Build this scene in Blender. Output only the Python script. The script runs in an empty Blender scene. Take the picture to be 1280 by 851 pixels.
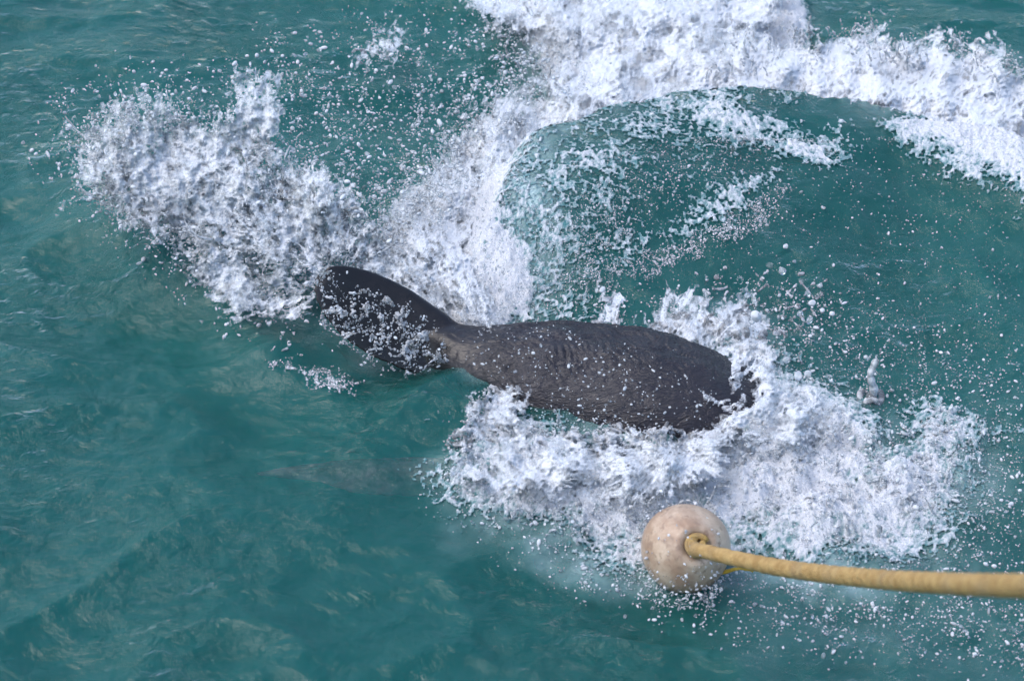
import bpy, bmesh, math, random
import numpy as np
from mathutils import Vector, Matrix

random.seed(7)
RNG = np.random.default_rng(11)
scene = bpy.context.scene
COL = scene.collection

# ------------------------------------------------------------------ camera
PITCH = math.radians(35.0)
DIST = 9.0
FOCAL = 95.0
CP = np.array([0.0, -DIST * math.cos(PITCH), DIST * math.sin(PITCH)])
FW = np.array([0.0, math.cos(PITCH), -math.sin(PITCH)])
UP = np.array([0.0, math.sin(PITCH), math.cos(PITCH)])
cam_data = bpy.data.cameras.new("camera")
cam_data.lens = FOCAL
cam_data.sensor_width = 36.0
cam_data.clip_start = 0.1
cam_data.clip_end = 9000.0
cam_data.dof.use_dof = True
cam_data.dof.focus_distance = 8.95
cam_data.dof.aperture_fstop = 3.2
cam = bpy.data.objects.new("camera", cam_data)
COL.objects.link(cam)
cam.location = CP
cam.rotation_euler = (math.pi / 2 - PITCH, 0, 0)
scene.camera = cam

# ------------------------------------------------------------------ sky, sun, exposure
SUN_EL, SUN_AZ = math.radians(58), math.radians(-95)     # azimuth from +Y, clockwise
world = bpy.data.worlds.new("World")
scene.world = world
world.use_nodes = True
wn = world.node_tree
wn.nodes.clear()
sky = wn.nodes.new("ShaderNodeTexSky")
sky.sky_type = 'NISHITA'
sky.sun_disc = False
sky.sun_elevation = SUN_EL
sky.sun_rotation = SUN_AZ
sky.air_density = 1.0
sky.dust_density = 2.0
sky.ozone_density = 1.0
bg = wn.nodes.new("ShaderNodeBackground")
bg.inputs["Strength"].default_value = 0.15
wo = wn.nodes.new("ShaderNodeOutputWorld")
wn.links.new(sky.outputs[0], bg.inputs[0])
wn.links.new(bg.outputs[0], wo.inputs[0])

sun_data = bpy.data.lights.new("sun", 'SUN')
sun_data.energy = 0.6
sun_data.angle = math.radians(45)
sun_data.color = (1.0, 0.992, 0.98)
sun = bpy.data.objects.new("sun", sun_data)
COL.objects.link(sun)
sd = Vector((math.sin(SUN_AZ) * math.cos(SUN_EL), math.cos(SUN_AZ) * math.cos(SUN_EL), math.sin(SUN_EL)))
sun.rotation_euler = sd.to_track_quat('Z', 'Y').to_euler()
sun.location = sd * 30

scene.view_settings.view_transform = 'Standard'
scene.view_settings.look = 'None'
scene.view_settings.gamma = 1.0
scene.view_settings.use_curve_mapping = False
scene.view_settings.exposure = 0.92
cy = scene.cycles
cy.max_bounces = 8
cy.diffuse_bounces = 6
cy.glossy_bounces = 3
cy.transmission_bounces = 6
cy.transparent_max_bounces = 10
cy.volume_bounces = 0
cy.adaptive_threshold = 0.03
cy.use_denoising = True
cy.caustics_reflective = False
cy.caustics_refractive = False


# ------------------------------------------------------------------ measuring: a picture point to a place at height z
def at(px, py, z=0.0):
    px = np.asarray(px, float); py = np.asarray(py, float); z = np.asarray(z, float)
    sx = (px - 640.0) / 1280.0 * 36.0 / FOCAL
    sy = -(py - 425.5) / 1280.0 * 36.0 / FOCAL
    dx = sx
    dy = FW[1] + sy * UP[1]
    dz = FW[2] + sy * UP[2]
    t = (z - CP[2]) / dz
    return np.stack([CP[0] + t * dx, CP[1] + t * dy, CP[2] + t * dz], -1)


# ------------------------------------------------------------------ noise
_perm = np.concatenate([RNG.permutation(256)] * 3)
_g = RNG.normal(size=(256, 3)); _g /= np.linalg.norm(_g, axis=1)[:, None]


def pn(x, y, z=0.0):
    x, y, z = np.broadcast_arrays(np.asarray(x, float), np.asarray(y, float), np.asarray(z, float))
    xi, yi, zi = np.floor(x).astype(np.int64), np.floor(y).astype(np.int64), np.floor(z).astype(np.int64)
    xf, yf, zf = x - xi, y - yi, z - zi
    xi &= 255; yi &= 255; zi &= 255
    f = lambda t: t * t * t * (t * (t * 6 - 15) + 10)
    u, v, w = f(xf), f(yf), f(zf)
    def gd(a, b, c):
        h = _perm[_perm[_perm[xi + a] + yi + b] + zi + c]
        g = _g[h]
        return g[..., 0] * (xf - a) + g[..., 1] * (yf - b) + g[..., 2] * (zf - c)
    l = lambda a, b, t: a + (b - a) * t
    return 1.7 * l(l(l(gd(0, 0, 0), gd(1, 0, 0), u), l(gd(0, 1, 0), gd(1, 1, 0), u), v),
                   l(l(gd(0, 0, 1), gd(1, 0, 1), u), l(gd(0, 1, 1), gd(1, 1, 1), u), v), w)


def fbm(x, y, z=0.0, o=4, gain=0.5):
    s, a, f = 0.0, 1.0, 1.0
    for i in range(o):
        s = s + a * pn(x * f + 17.3 * i, y * f - 9.1 * i, z * f + 3.7 * i)
        a *= gain; f *= 2.03
    return s


def worley(x, y, z=0.0):
    """F1, F2 of a jittered cell pattern"""
    x, y, z = np.broadcast_arrays(np.asarray(x, float), np.asarray(y, float), np.asarray(z, float))
    xi, yi, zi = np.floor(x).astype(np.int64), np.floor(y).astype(np.int64), np.floor(z).astype(np.int64)
    f1 = np.full(x.shape, 9.0); f2 = np.full(x.shape, 9.0)
    for a in (-1, 0, 1):
        for b in (-1, 0, 1):
            for c in (-1, 0, 1):
                h = _perm[_perm[_perm[(xi + a) & 255] + ((yi + b) & 255)] + ((zi + c) & 255)]
                g = _g[h] * 0.42 + 0.5
                d = np.sqrt((xi + a + g[..., 0] - x) ** 2 + (yi + b + g[..., 1] - y) ** 2 + (zi + c + g[..., 2] - z) ** 2)
                f2 = np.minimum(f2, np.maximum(f1, d)); f1 = np.minimum(f1, d)
    return f1, f2


def sstep(a, b, x):
    t = np.clip((x - a) / (b - a), 0, 1)
    return t * t * (3 - 2 * t)


def poly_sd(X, Y, P):
    """signed distance to a closed polygon, positive inside"""
    P = np.asarray(P, float)
    d = np.full(X.shape, 1e9); ins = np.zeros(X.shape, bool)
    for i in range(len(P)):
        a, b = P[i], P[(i + 1) % len(P)]
        e = b - a
        t = np.clip(((X - a[0]) * e[0] + (Y - a[1]) * e[1]) / (e @ e), 0, 1)
        d = np.minimum(d, np.hypot(X - a[0] - t * e[0], Y - a[1] - t * e[1]))
        c = (a[1] > Y) != (b[1] > Y)
        den = (b[1] - a[1]) if b[1] != a[1] else 1e-12
        ins ^= c & (X < (b[0] - a[0]) * (Y - a[1]) / den + a[0])
    return np.where(ins, d, -d)


def line_d(X, Y, P, vals=None):
    """distance to an open polyline, the side (+ to its right when walking along it) and an interpolated value"""
    P = np.asarray(P, float)
    d = np.full(X.shape, 1e9); s = np.ones(X.shape); v = np.zeros(X.shape); ends = np.zeros(X.shape)
    n = len(P) - 1
    for i in range(n):
        a, b = P[i], P[i + 1]
        e = b - a
        tr = ((X - a[0]) * e[0] + (Y - a[1]) * e[1]) / (e @ e)
        t = np.clip(tr, 0, 1)
        di = np.hypot(X - a[0] - t * e[0], Y - a[1] - t * e[1])
        m = di < d
        d = np.where(m, di, d)
        s = np.where(m, np.sign(e[1] * (X - a[0]) - e[0] * (Y - a[1])), s)
        if vals is not None:
            v = np.where(m, vals[i] + (vals[i + 1] - vals[i]) * t, v)
    return d, s, v


def crest(X, Y, W, p=5.0):
    """smooth distance to a crest line, side (+ right of the walking direction) and crest height"""
    d = np.full(X.shape, 50.0); sd_ = np.zeros(X.shape); h = np.zeros(X.shape)
    near = (np.abs(X) < 5) & (np.abs(Y) < 5)
    x, y = X[near], Y[near]
    # resample finely
    L = np.concatenate([[0], np.cumsum(np.hypot(*np.diff(W[:, :2], axis=0).T))])
    t = np.arange(0, L[-1], .05)
    Q = np.stack([np.interp(t, L, W[:, i]) for i in range(3)], -1)
    sw = np.zeros(x.shape); sh = np.zeros(x.shape); ss = np.zeros(x.shape)
    T = np.gradient(Q[:, :2], axis=0); T /= np.linalg.norm(T, axis=1)[:, None]
    for q, tg in zip(Q, T):
        w = ((x - q[0]) ** 2 + (y - q[1]) ** 2 + 1e-4) ** (-p / 2)
        sw += w; sh += w * q[2]
        ss += w * (tg[1] * (x - q[0]) - tg[0] * (y - q[1])) / np.sqrt((x - q[0]) ** 2 + (y - q[1]) ** 2 + 4e-4)
    d0, _, _ = line_d(x, y, W[:, :2])
    d[near] = d0; sd_[near] = sstep(-.6, .6, ss / sw); h[near] = sh / sw
    return d, sd_, h


def smooth_line(P, n=12):
    """Catmull-Rom through points of any dimension"""
    P = np.asarray(P, float)
    Q = np.vstack([2 * P[0] - P[1], P, 2 * P[-1] - P[-2]])
    out = []
    for i in range(len(P) - 1):
        p0, p1, p2, p3 = Q[i:i + 4]
        for t in np.linspace(0, 1, n, endpoint=False):
            out.append(0.5 * (2 * p1 + (p2 - p0) * t + (2 * p0 - 5 * p1 + 4 * p2 - p3) * t * t + (3 * p1 - p0 - 3 * p2 + p3) * t ** 3))
    out.append(P[-1])
    return np.array(out)


# ------------------------------------------------------------------ object helpers
def tag(o, label=None, cat=None, group=None, kind=None):
    for k, v in (("label", label), ("category", cat), ("group", group), ("kind", kind)):
        if v:
            o[k] = v
    return o


def mesh_obj(name, verts, faces, mat=None, parent=None, smooth=True):
    me = bpy.data.meshes.new(name)
    me.from_pydata([tuple(v) for v in verts], [], [tuple(f) for f in faces])
    me.update()
    if smooth:
        me.polygons.foreach_set("use_smooth", np.ones(len(me.polygons), bool))
    o = bpy.data.objects.new(name, me)
    COL.objects.link(o)
    if mat:
        me.materials.append(mat)
    if parent:
        o.parent = parent
    return o


class NT:
    """small node-tree writer"""
    def __init__(s, name):
        s.m = bpy.data.materials.new(name)
        s.m.use_nodes = True
        s.t = s.m.node_tree
        s.t.nodes.clear()
        s.out = s.t.nodes.new("ShaderNodeOutputMaterial")

    def n(s, typ, ins=None, **props):
        nd = s.t.nodes.new(typ)
        for k, v in props.items():
            setattr(nd, k, v)
        for k, v in (ins or {}).items():
            s.set(nd, k, v)
        return nd

    def set(s, nd, k, v):
        i = nd.inputs[k]
        if isinstance(v, bpy.types.NodeSocket):
            s.t.links.new(v, i)
        elif isinstance(v, bpy.types.Node):
            s.t.links.new(v.outputs[0], i)
        else:
            i.default_value = v

    def noise(s, vec, scale, detail=4, rough=0.55, dist=0.0):
        return s.n("ShaderNodeTexNoise", {"Vector": vec, "Scale": scale, "Detail": detail, "Roughness": rough, "Distortion": dist}).outputs[0]

    def math(s, op, a, b=0.0, c=0.0):
        nd = s.n("ShaderNodeMath", operation=op)
        for i, v in enumerate((a, b, c)):
            s.set(nd, i, v)
        return nd.outputs[0]

    def ramp(s, f, a, b, lo=0.0, hi=1.0):
        return s.n("ShaderNodeMapRange", {0: f, 1: a, 2: b, 3: lo, 4: hi}, interpolation_type='SMOOTHSTEP').outputs[0]

    def mixc(s, f, a, b, mode='MIX'):
        nd = s.n("ShaderNodeMix", data_type='RGBA', blend_type=mode)
        s.set(nd, 0, f); s.set(nd, 6, a); s.set(nd, 7, b)
        return nd.outputs[2]

    def pos(s):
        return s.n("ShaderNodeNewGeometry").outputs["Position"]

    def objc(s):
        return s.n("ShaderNodeTexCoord").outputs["Object"]

    def mapv(s, vec, scale, rot=(0, 0, 0)):
        return s.n("ShaderNodeMapping", {"Vector": vec, "Scale": scale, "Rotation": rot}).outputs[0]

    def bump(s, h, strength, dist, normal=None):
        ins = {"Height": h, "Strength": strength, "Distance": dist}
        if normal is not None:
            ins["Normal"] = normal
        return s.n("ShaderNodeBump", ins).outputs[0]

    def done(s, surf=None, vol=None):
        if surf is not None:
            s.t.links.new(surf if isinstance(surf, bpy.types.NodeSocket) else surf.outputs[0], s.out.inputs["Surface"])
        if vol is not None:
            s.t.links.new(vol if isinstance(vol, bpy.types.NodeSocket) else vol.outputs[0], s.out.inputs["Volume"])
        return s.m


def c4(r, g, b):
    return (r, g, b, 1.0)


def px(poly, z=0.0):
    """picture outline -> outline on the water at height z (x, y)"""
    P = np.asarray(poly, float)
    return at(P[:, 0], P[:, 1], z)[:, :2]


# ================================================================== WATER
# ---- crest lines and foam patches, laid out on the sea surface
DOME = [(560, 420, .02), (588, 350, .13), (618, 265, .27), (665, 190, .34), (745, 145, .37), (830, 122, .37), (930, 112, .35), (1040, 122, .31), (1160, 150, .22), (1300, 185, .2), (1480, 240, .16)]
DOME_W = smooth_line([tuple(at(a, b, h)[:2]) + (h,) for a, b, h in DOME], 6)
LRIDGE = [(60, 215, .03), (130, 262, .09), (210, 305, .11), (290, 365, .11), (350, 440, .11), (440, 490, .09), (520, 505, .07), (590, 520, .05), (640, 535, .0)]
LRIDGE_W = smooth_line([tuple(at(a, b, h)[:2]) + (h,) for a, b, h in LRIDGE], 6)
RRIDGE = [(1090, 165, .0), (1150, 176, .04), (1210, 196, .06), (1290, 228, .06), (1420, 270, .06)]
RRIDGE_W = smooth_line([tuple(at(a, b, h + .2)[:2]) + (h,) for a, b, h in RRIDGE], 6)

FOAM = [  # outline in the picture, edge softness in metres, strength, roughness of the pile
    ([(520, 420), (455, 345), (485, 290), (560, 215), (590, 165), (650, 138), (700, 112), (690, 60), (640, 10), (620, -40), (980, -40), (1010, 40), (960, 90), (905, 112), (830, 125), (745, 148), (680, 190), (640, 250), (625, 320), (640, 380), (655, 412), (600, 420)], .10, 1.6, .035),
    ([(900, 118), (930, 70), (1020, 55), (1100, 30), (1150, 55), (1235, 52), (1300, 95), (1300, 140), (1180, 130), (1090, 120), (1000, 112)], .10, 1.0, .045),
    ([(865, 165), (900, 140), (985, 160), (1060, 178), (1040, 192), (960, 186)], .16, .80, .004),
    ([(1100, 150), (1180, 132), (1290, 140), (1300, 235), (1240, 205), (1170, 180)], .14, .88, .006),
    ([(545, 605), (590, 556), (650, 536), (760, 556), (860, 550), (940, 530), (945, 500), (930, 470), (960, 465), (1000, 490), (1060, 520), (1110, 560), (1180, 520), (1240, 535), (1200, 590), (1190, 650), (1100, 690), (1000, 680), (930, 655), (850, 690), (740, 690), (680, 650), (600, 625)], .18, .82, .03),
    ([(900, 700), (1000, 670), (1200, 590), (1290, 520), (1300, 660), (1300, 840), (1100, 800), (950, 780)], .3, .40, .01),
    ([(650, 380), (620, 300), (650, 210), (760, 145), (900, 120), (1000, 125), (960, 200), (820, 250), (760, 330), (700, 400)], .2, .42, .0),
    ([(740, 340), (850, 300), (930, 265), (985, 240), (975, 262), (900, 310), (840, 332), (780, 348)], .08, .55, .0),
    ([(620, 420), (640, 330), (720, 270), (800, 260), (760, 330), (740, 420)], .15, .45, .0),
    ([(345, 450), (400, 462), (450, 480), (440, 495), (390, 475)], .04, .7, .01),
    ([(190, 290), (270, 320), (330, 370), (400, 400), (420, 350), (480, 330), (400, 260), (250, 240)], .12, .55, .01),
]


AERATED = [
    ([(560, 420), (640, 200), (900, 110), (1400, 150), (1400, 560), (1000, 520), (760, 420)], .4, .055),  # bubbles milling below the surface turn the water milky
    ([(480, 420), (460, 330), (560, 200), (700, 120), (640, 0), (1000, 0), (1000, 60), (960, 160), (800, 165), (710, 220), (670, 290), (670, 400)], .22, .95),
    ([(640, 240), (760, 150), (1000, 130), (1080, 190), (900, 190), (760, 250), (700, 330), (640, 400)], .25, .35),
    ([(880, 120), (1100, 40), (1300, 60), (1300, 220), (1160, 180), (1050, 190)], .15, .5),
    ([(560, 560), (760, 520), (900, 500), (850, 420), (960, 400), (1030, 490), (1250, 520), (1230, 640), (1080, 700), (760, 700), (570, 640)], .1, .6),
    ([(900, 700), (1290, 480), (1290, 840), (950, 800)], .25, .22),
    ([(100, 160), (330, 150), (480, 300), (420, 420), (330, 440), (120, 270)], .2, .10),
]


FOAM_Z = [.06, .14, .29, .27, .04, .03, .22, .12, .09, .05, .05]


RIM = [(600, 415), (575, 330), (610, 240), (670, 170), (760, 130), (880, 112), (880, 126), (780, 152), (715, 205), (675, 265), (655, 330), (655, 405)]


def poly_field(X, Y, k=None):
    foam = np.zeros(X.shape); rough = np.zeros(X.shape)
    wx = X + 0.06 * fbm(X * 3, Y * 3, 1.0, 4); wy = Y + 0.09 * fbm(X * 3, Y * 3, 5.0, 4)
    for (P, soft, st, rg), zz in zip(FOAM, FOAM_Z):
        d = poly_sd(wx, wy, px(P, zz))
        f = st * sstep(-soft, soft, d)
        foam = np.maximum(foam, f) + 0.15 * np.minimum(foam, f)
        rough = np.maximum(rough, rg * sstep(-soft * .5, soft, d))
    return foam, rough


def swell(X, Y, cell):
    """open water: wind chop that fades where the sheet is too coarse to carry it"""
    a = lambda lam: np.clip(lam / (cell * 4) - .5, 0, 1)
    z = .03 * np.sin(1.7 * X + 2.6 * Y + .8 * pn(X * .4, Y * .4)) + .03 * pn(X * .9 + 2, Y * 1.0)
    z = z * a(2.5)
    r = 1 - np.abs(pn(X * 1.5 + .5 * Y, Y * 2.2 - .3 * X, 4.2))
    z = z + a(.6) * .042 * (r ** 2 - .5)
    z = z + a(.25) * .013 * fbm(X * 4.2, Y * 5.5, 2.1, 2)
    r2 = 1 - np.abs(pn(X * 7 + 1.2 * Y, Y * 11 - X, 8.1))
    z = z + a(.1) * .007 * r2 ** 2
    z = z + .25 * np.sin(X * .11 + Y * .17) * sstep(20, 60, np.hypot(X, Y)) * a(40)
    return z


def water_height(X, Y, cell=0.012):
    z = swell(X, Y, cell)
    nx_, ny_ = .05 * fbm(X * 2.6, Y * 2.6, 3.1, 3), .05 * fbm(X * 2.6, Y * 2.6, 8.1, 3)
    d, s, h = crest(X + nx_, Y + ny_, DOME_W)
    h = h * (1 + .10 * pn(X * 3.1, Y * 3.1, 1.7))
    front, back = d / .85, d / .13
    dz = h * (s * np.exp(-front ** 2) + (1 - s) * np.exp(-back ** 1.6))
    z = z * (1 - .55 * dz / .31) + dz
    d, s, h = crest(X, Y, LRIDGE_W)
    z = z + h * (s * np.exp(-(d / .16) ** 1.5) + (1 - s) * np.exp(-(d / .32) ** 2))
    d, s, h = crest(X, Y, RRIDGE_W)
    z = z + h * (s * np.exp(-(d / .11) ** 1.6) + (1 - s) * np.exp(-(d / .3) ** 2))
    return z


def foam_pile(X, Y, rough):
    n = fbm(X * 7, Y * 7, 3.3, 5, .6)
    r = 1 - np.abs(pn(X * 10, Y * 10, 6.0))
    return rough * (.5 + .9 * n + .9 * r * r)


HM = {}


def hmap(x, y):
    """height of the finished sheet, foam piles included"""
    Z = HM["z"]
    u = np.clip((np.asarray(x) - HM["x0"]) / HM["st"], 0, Z.shape[1] - 1.001)
    v = np.clip((np.asarray(y) - HM["y0"]) / HM["st"], 0, Z.shape[0] - 1.001)
    i, j = u.astype(int), v.astype(int)
    a, b = u - i, v - j
    return (Z[j, i] * (1 - a) + Z[j, i + 1] * a) * (1 - b) + (Z[j + 1, i] * (1 - a) + Z[j + 1, i + 1] * a) * b


def build_water():
    def axis(lo, hi, step, far, growth=1.16):
        core = list(np.arange(lo, hi + step / 2, step))
        up, dn, d = [], [], step
        v = core[-1]
        while v < far:
            d *= growth; v += d; up.append(v)
        d = step; v = core[0]
        while v > -far:
            d *= growth; v -= d; dn.append(v)
        a = np.array(dn[::-1] + core + up)
        return a, np.gradient(a)
    xs, cx = axis(-2.35, 2.35, .0115, 3000)
    ys, cyy = axis(-1.95, 2.75, .0115, 3000)
    X, Y = np.meshgrid(xs, ys)
    cell = np.maximum(*np.meshgrid(cx, cyy))
    Z = water_height(X, Y, cell)
    foam, rough = poly_field(X, Y)
    near = cell < .05
    foam *= near; rough *= near
    Z = Z + np.where(near, foam_pile(X, Y, rough), 0)
    ix0 = np.searchsorted(xs, -2.35 - 1e-6); ix1 = np.searchsorted(xs, 2.35 + .006)
    iy0 = np.searchsorted(ys, -1.95 - 1e-6); iy1 = np.searchsorted(ys, 2.75 + .006)
    HM.update(x0=xs[ix0], y0=ys[iy0], st=.0115, z=Z[iy0:iy1, ix0:ix1])
    ny, nx = X.shape
    V = np.stack([X, Y, Z], -1).reshape(-1, 3)
    idx = np.arange(nx * ny).reshape(ny, nx)
    Q = np.stack([idx[:-1, :-1], idx[:-1, 1:], idx[1:, 1:], idx[1:, :-1]], -1).reshape(-1, 4)
    b = len(V)
    x0, x1, y0, y1 = xs[0], xs[-1], ys[0], ys[-1]
    V = np.vstack([V, [(x0, y0, -8), (x1, y0, -8), (x1, y1, -8), (x0, y1, -8)]])
    faces = Q.tolist()
    faces.append([b, b + 1] + idx[0, ::-1].tolist())
    faces.append([b + 1, b + 2] + idx[::-1, -1].tolist())
    faces.append([b + 2, b + 3] + idx[-1, :].tolist())
    faces.append([b + 3, b] + idx[:, 0].tolist())
    faces.append([b + 3, b + 2, b + 1, b])
    o = mesh_obj("sea_water", V, faces, M_WATER)
    aer = np.zeros(X.shape)
    wx = X + .1 * fbm(X * 2, Y * 2, 1.0, 4); wy = Y + .15 * fbm(X * 2, Y * 2, 5.0, 4)
    for P, soft, st in AERATED:
        aer = np.maximum(aer, st * sstep(-soft, soft, poly_sd(wx, wy, px(P, .1))))
    aer = np.maximum(aer, .95 * sstep(-.14, .14, poly_sd(wx, wy, px(RIM, .2))))
    aer = np.where(near, aer, 0) * np.clip(.75 + .5 * fbm(X * 9, Y * 7, 3., 4), 0, 1.3)
    at_ = o.data.attributes.new("aerated", 'FLOAT', 'POINT')
    at_.data.foreach_set("value", np.concatenate([np.clip(aer, 0, 1).ravel(), np.zeros(4)]).astype(np.float32))
    o["kind"] = "structure"
    return o


def make_water_mat():
    t = NT("water")
    p = t.pos()
    v1 = t.mapv(p, (1.0, 1.45, 1.0), (0, 0, .35))
    gust = t.ramp(t.noise(p, 1.3, 2, .5), .35, .65, .42, 1.0)
    nrm = t.bump(t.noise(v1, 13.0, 5, .62, .5), gust, .034)
    fres = t.n("ShaderNodeFresnel", {"IOR": 1.34, "Normal": nrm})
    gl = t.n("ShaderNodeBsdfGlossy", {"Color": c4(1, 1, 1), "Roughness": .06, "Normal": nrm})
    tr = t.n("ShaderNodeBsdfTransparent", {"Color": c4(.97, .99, .99)})
    aer = t.n("ShaderNodeAttribute", attribute_name="aerated").outputs["Fac"]
    df = t.n("ShaderNodeBsdfDiffuse", {"Color": t.mixc(aer, c4(.018, .172, .152), c4(.50, .67, .68)), "Normal": nrm})
    body = t.n("ShaderNodeMixShader", {0: t.math('MULTIPLY_ADD', aer, .55, .36), 1: tr, 2: df})
    wat = t.n("ShaderNodeMixShader", {0: fres, 1: body, 2: gl})
    sc = t.n("ShaderNodeVolumeScatter", {"Color": c4(.04, .90, .84), "Density": 4.2, "Anisotropy": .3})
    ab = t.n("ShaderNodeVolumeAbsorption", {"Color": c4(.25, .90, .88), "Density": 3.0})
    add = t.n("ShaderNodeAddShader", {0: sc, 1: ab})
    return t.done(wat, add)


M_WATER = make_water_mat()
build_water()


def surf(pxs, pys, lift=0.0):
    """where a picture point meets the heaving water surface"""
    P = at(pxs, pys, 0.05)
    for _ in range(5):
        h = hmap(P[..., 0], P[..., 1])
        P = at(pxs, pys, h + lift)
    return P


# ================================================================== SHARK
def tube_rings(spine, rad_v, rad_h, n=28):
    """closed tube along a spine; rad_v vertical and rad_h sideways radius per point"""
    S = np.asarray(spine); V = []; F = []
    T = np.gradient(S, axis=0)
    for i in range(len(S)):
        t = T[i] / np.linalg.norm(T[i])
        side = np.cross(t, (0, 0, 1)); side /= np.linalg.norm(side)
        up = np.cross(side, t)
        for k in range(n):
            a = 2 * math.pi * k / n
            V.append(S[i] + side * rad_h[i] * math.cos(a) + up * rad_v[i] * math.sin(a))
    for i in range(len(S) - 1):
        for k in range(n):
            F.append((i * n + k, i * n + (k + 1) % n, (i + 1) * n + (k + 1) % n, (i + 1) * n + k))
    F.append(tuple(range(n))[::-1])
    F.append(tuple((len(S) - 1) * n + k for k in range(n)))
    return V, F


def blade(lead, trail, thick, nchord=10):
    """fin between a leading and a trailing edge (3D, same count), with a rounded front and a sharp back"""
    L, Tq = smooth_line(lead, 6), smooth_line(trail, 6)
    n = len(L); V = []; F = []
    th = np.interp(np.linspace(0, 1, n), np.linspace(0, 1, len(thick)), thick)
    prof = [0.0, .35, .62, .85, 1.0, .95, .8, .55, .3, .06]
    xs = [0.0, .02, .06, .13, .25, .4, .55, .72, .88, 1.0]
    for i in range(n):
        c = Tq[i] - L[i]
        j = min(i + 1, n - 1); k = max(i - 1, 0)
        sp = L[j] - L[k]
        nn = np.cross(c, sp); nn /= max(np.linalg.norm(nn), 1e-9)
        loop = [L[i] + c * x + nn * th[i] * f for x, f in zip(xs, prof)] + [L[i] + c * x - nn * th[i] * f for x, f in zip(xs[::-1][:-1], prof[::-1][:-1])]
        V += loop
    m = len(loop)
    for i in range(n - 1):
        for k in range(m):
            F.append((i * m + k, i * m + (k + 1) % m, (i + 1) * m + (k + 1) % m, (i + 1) * m + k))
    F.append(tuple(range(m))[::-1]); F.append(tuple((n - 1) * m + k for k in range(m)))
    return V, F


def merge(parts):
    V, F = [], []
    for v, f in parts:
        o = len(V)
        V += list(v); F += [tuple(i + o for i in q) for q in f]
    return V, F


def A(x, y, z):
    return tuple(at(x, y, z))


def under(x, y, depth):
    """a point a little below the water surface"""
    return tuple(surf(np.array([float(x)]), np.array([float(y)]), -depth)[0])


def build_shark():
    sp = [  # picture x, y, height of the axis, vertical radius, sideways radius
        (1090, 585, -.16, .015, .02), (1060, 578, -.15, .06, .075), (1010, 562, -.11, .12, .14), (950, 545, -.05, .165, .19),
        (880, 522, .00, .195, .225), (810, 503, .025, .207, .25), (740, 484, .035, .190, .245),
        (680, 470, .05, .160, .225), (630, 461, .055, .134, .170), (590, 451, .06, .108, .125), (550, 436, .065, .098, .088), (512, 416, .085, .070, .050), (472, 394, .12, .035, .022)]
    sp = smooth_line([A(a, b, c) + (d, e) for a, b, c, d, e in sp], 8)
    body = tube_rings(sp[:, :3], sp[:, 3], sp[:, 4])
    # tail fin: the upper lobe stands out of the water, the lower one hangs below
    lead = [A(612, 424, .09), A(585, 412, .13), A(548, 385, .19), A(505, 357, .25), A(462, 338, .30), A(428, 331, .335), A(412, 334, .34)]
    trail = [A(572, 480, .02), A(540, 476, .02), A(498, 460, .05), A(458, 442, .09), A(420, 415, .16), A(396, 380, .24), A(388, 345, .31)]
    up = blade(lead, trail, [.045, .04, .032, .026, .02, .014, .006])
    lead = [A(600, 455, .0), A(560, 470, -.05), A(520, 492, -.14), A(480, 515, -.24)]
    trail = [A(565, 440, .02), A(525, 450, -.03), A(490, 480, -.12), A(462, 512, -.23)]
    low = blade(lead, trail, [.035, .028, .02, .006])
    # breast fin trailing back under the surface
    lead = [A(800, 560, -.05), A(700, 572, -.08), under(610, 577, .05), under(535, 572, .042), under(440, 574, .036), under(372, 582, .035), under(318, 590, .025)]
    trail = [A(790, 640, -.12), A(700, 648, -.14), under(615, 632, .10), under(540, 622, .085), under(450, 618, .075), under(395, 603, .06), under(326, 596, .035)]
    pec = blade(lead, trail, [.05, .045, .035, .026, .02, .014, .005])
    V, F = merge([body, up, low, pec])
    o = mesh_obj("shark", V, F, M_SHARK)
    r = o.modifiers.new("remesh", 'REMESH')
    r.mode = 'VOXEL'; r.voxel_size = .0052; r.use_smooth_shade = True
    s = o.modifiers.new("smooth", 'SMOOTH')
    s.factor = .5; s.iterations = 8
    ev = o.evaluated_get(bpy.context.evaluated_depsgraph_get())
    me = bpy.data.meshes.new_from_object(ev)
    o.modifiers.clear(); o.data = me
    n = len(me.vertices)
    co = np.empty(n * 3, np.float32); me.vertices.foreach_get("co", co); co = co.reshape(-1, 3).astype(float)
    no = np.empty(n * 3, np.float32); me.vertex_normals.foreach_get("vector", no); no = no.reshape(-1, 3)
    x, y, z = co.T
    u = x * .94 - y * .34; v = y * .94 + x * .34 - .6 * z
    wv = .05 * fbm(x * 5, y * 5, z * 5, 3)
    th = .45 + .9 * (x - .3)
    uu = u * np.cos(th) - v * np.sin(th); vv = u * np.sin(th) + v * np.cos(th) + wv
    rdg = 1 - np.abs(fbm(uu * 14, vv * 52, z * 14, 2, .5))
    rdg2 = 1 - np.abs(fbm(uu * 28 + 5, vv * 90, z * 24, 2, .5))
    m = sstep(-.32, .10, x) * sstep(-.50, -.40, y)
    d = m * (.0068 * (rdg - .6) + .0032 * (rdg2 - .6) + .013 * fbm(x * 6, y * 9, z * 6, 2)) + .0012 * fbm(x * 18, y * 18, z * 18, 3)
    co += no * d[:, None]
    me.vertices.foreach_set("co", co.astype(np.float32).ravel())
    me.update()
    me.polygons.foreach_set("use_smooth", np.ones(len(me.polygons), bool))
    tag(o, "dark grey shark thrashing at the surface, tail fin lifted, pale breast fin trailing under water", "shark")
    return o


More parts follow.
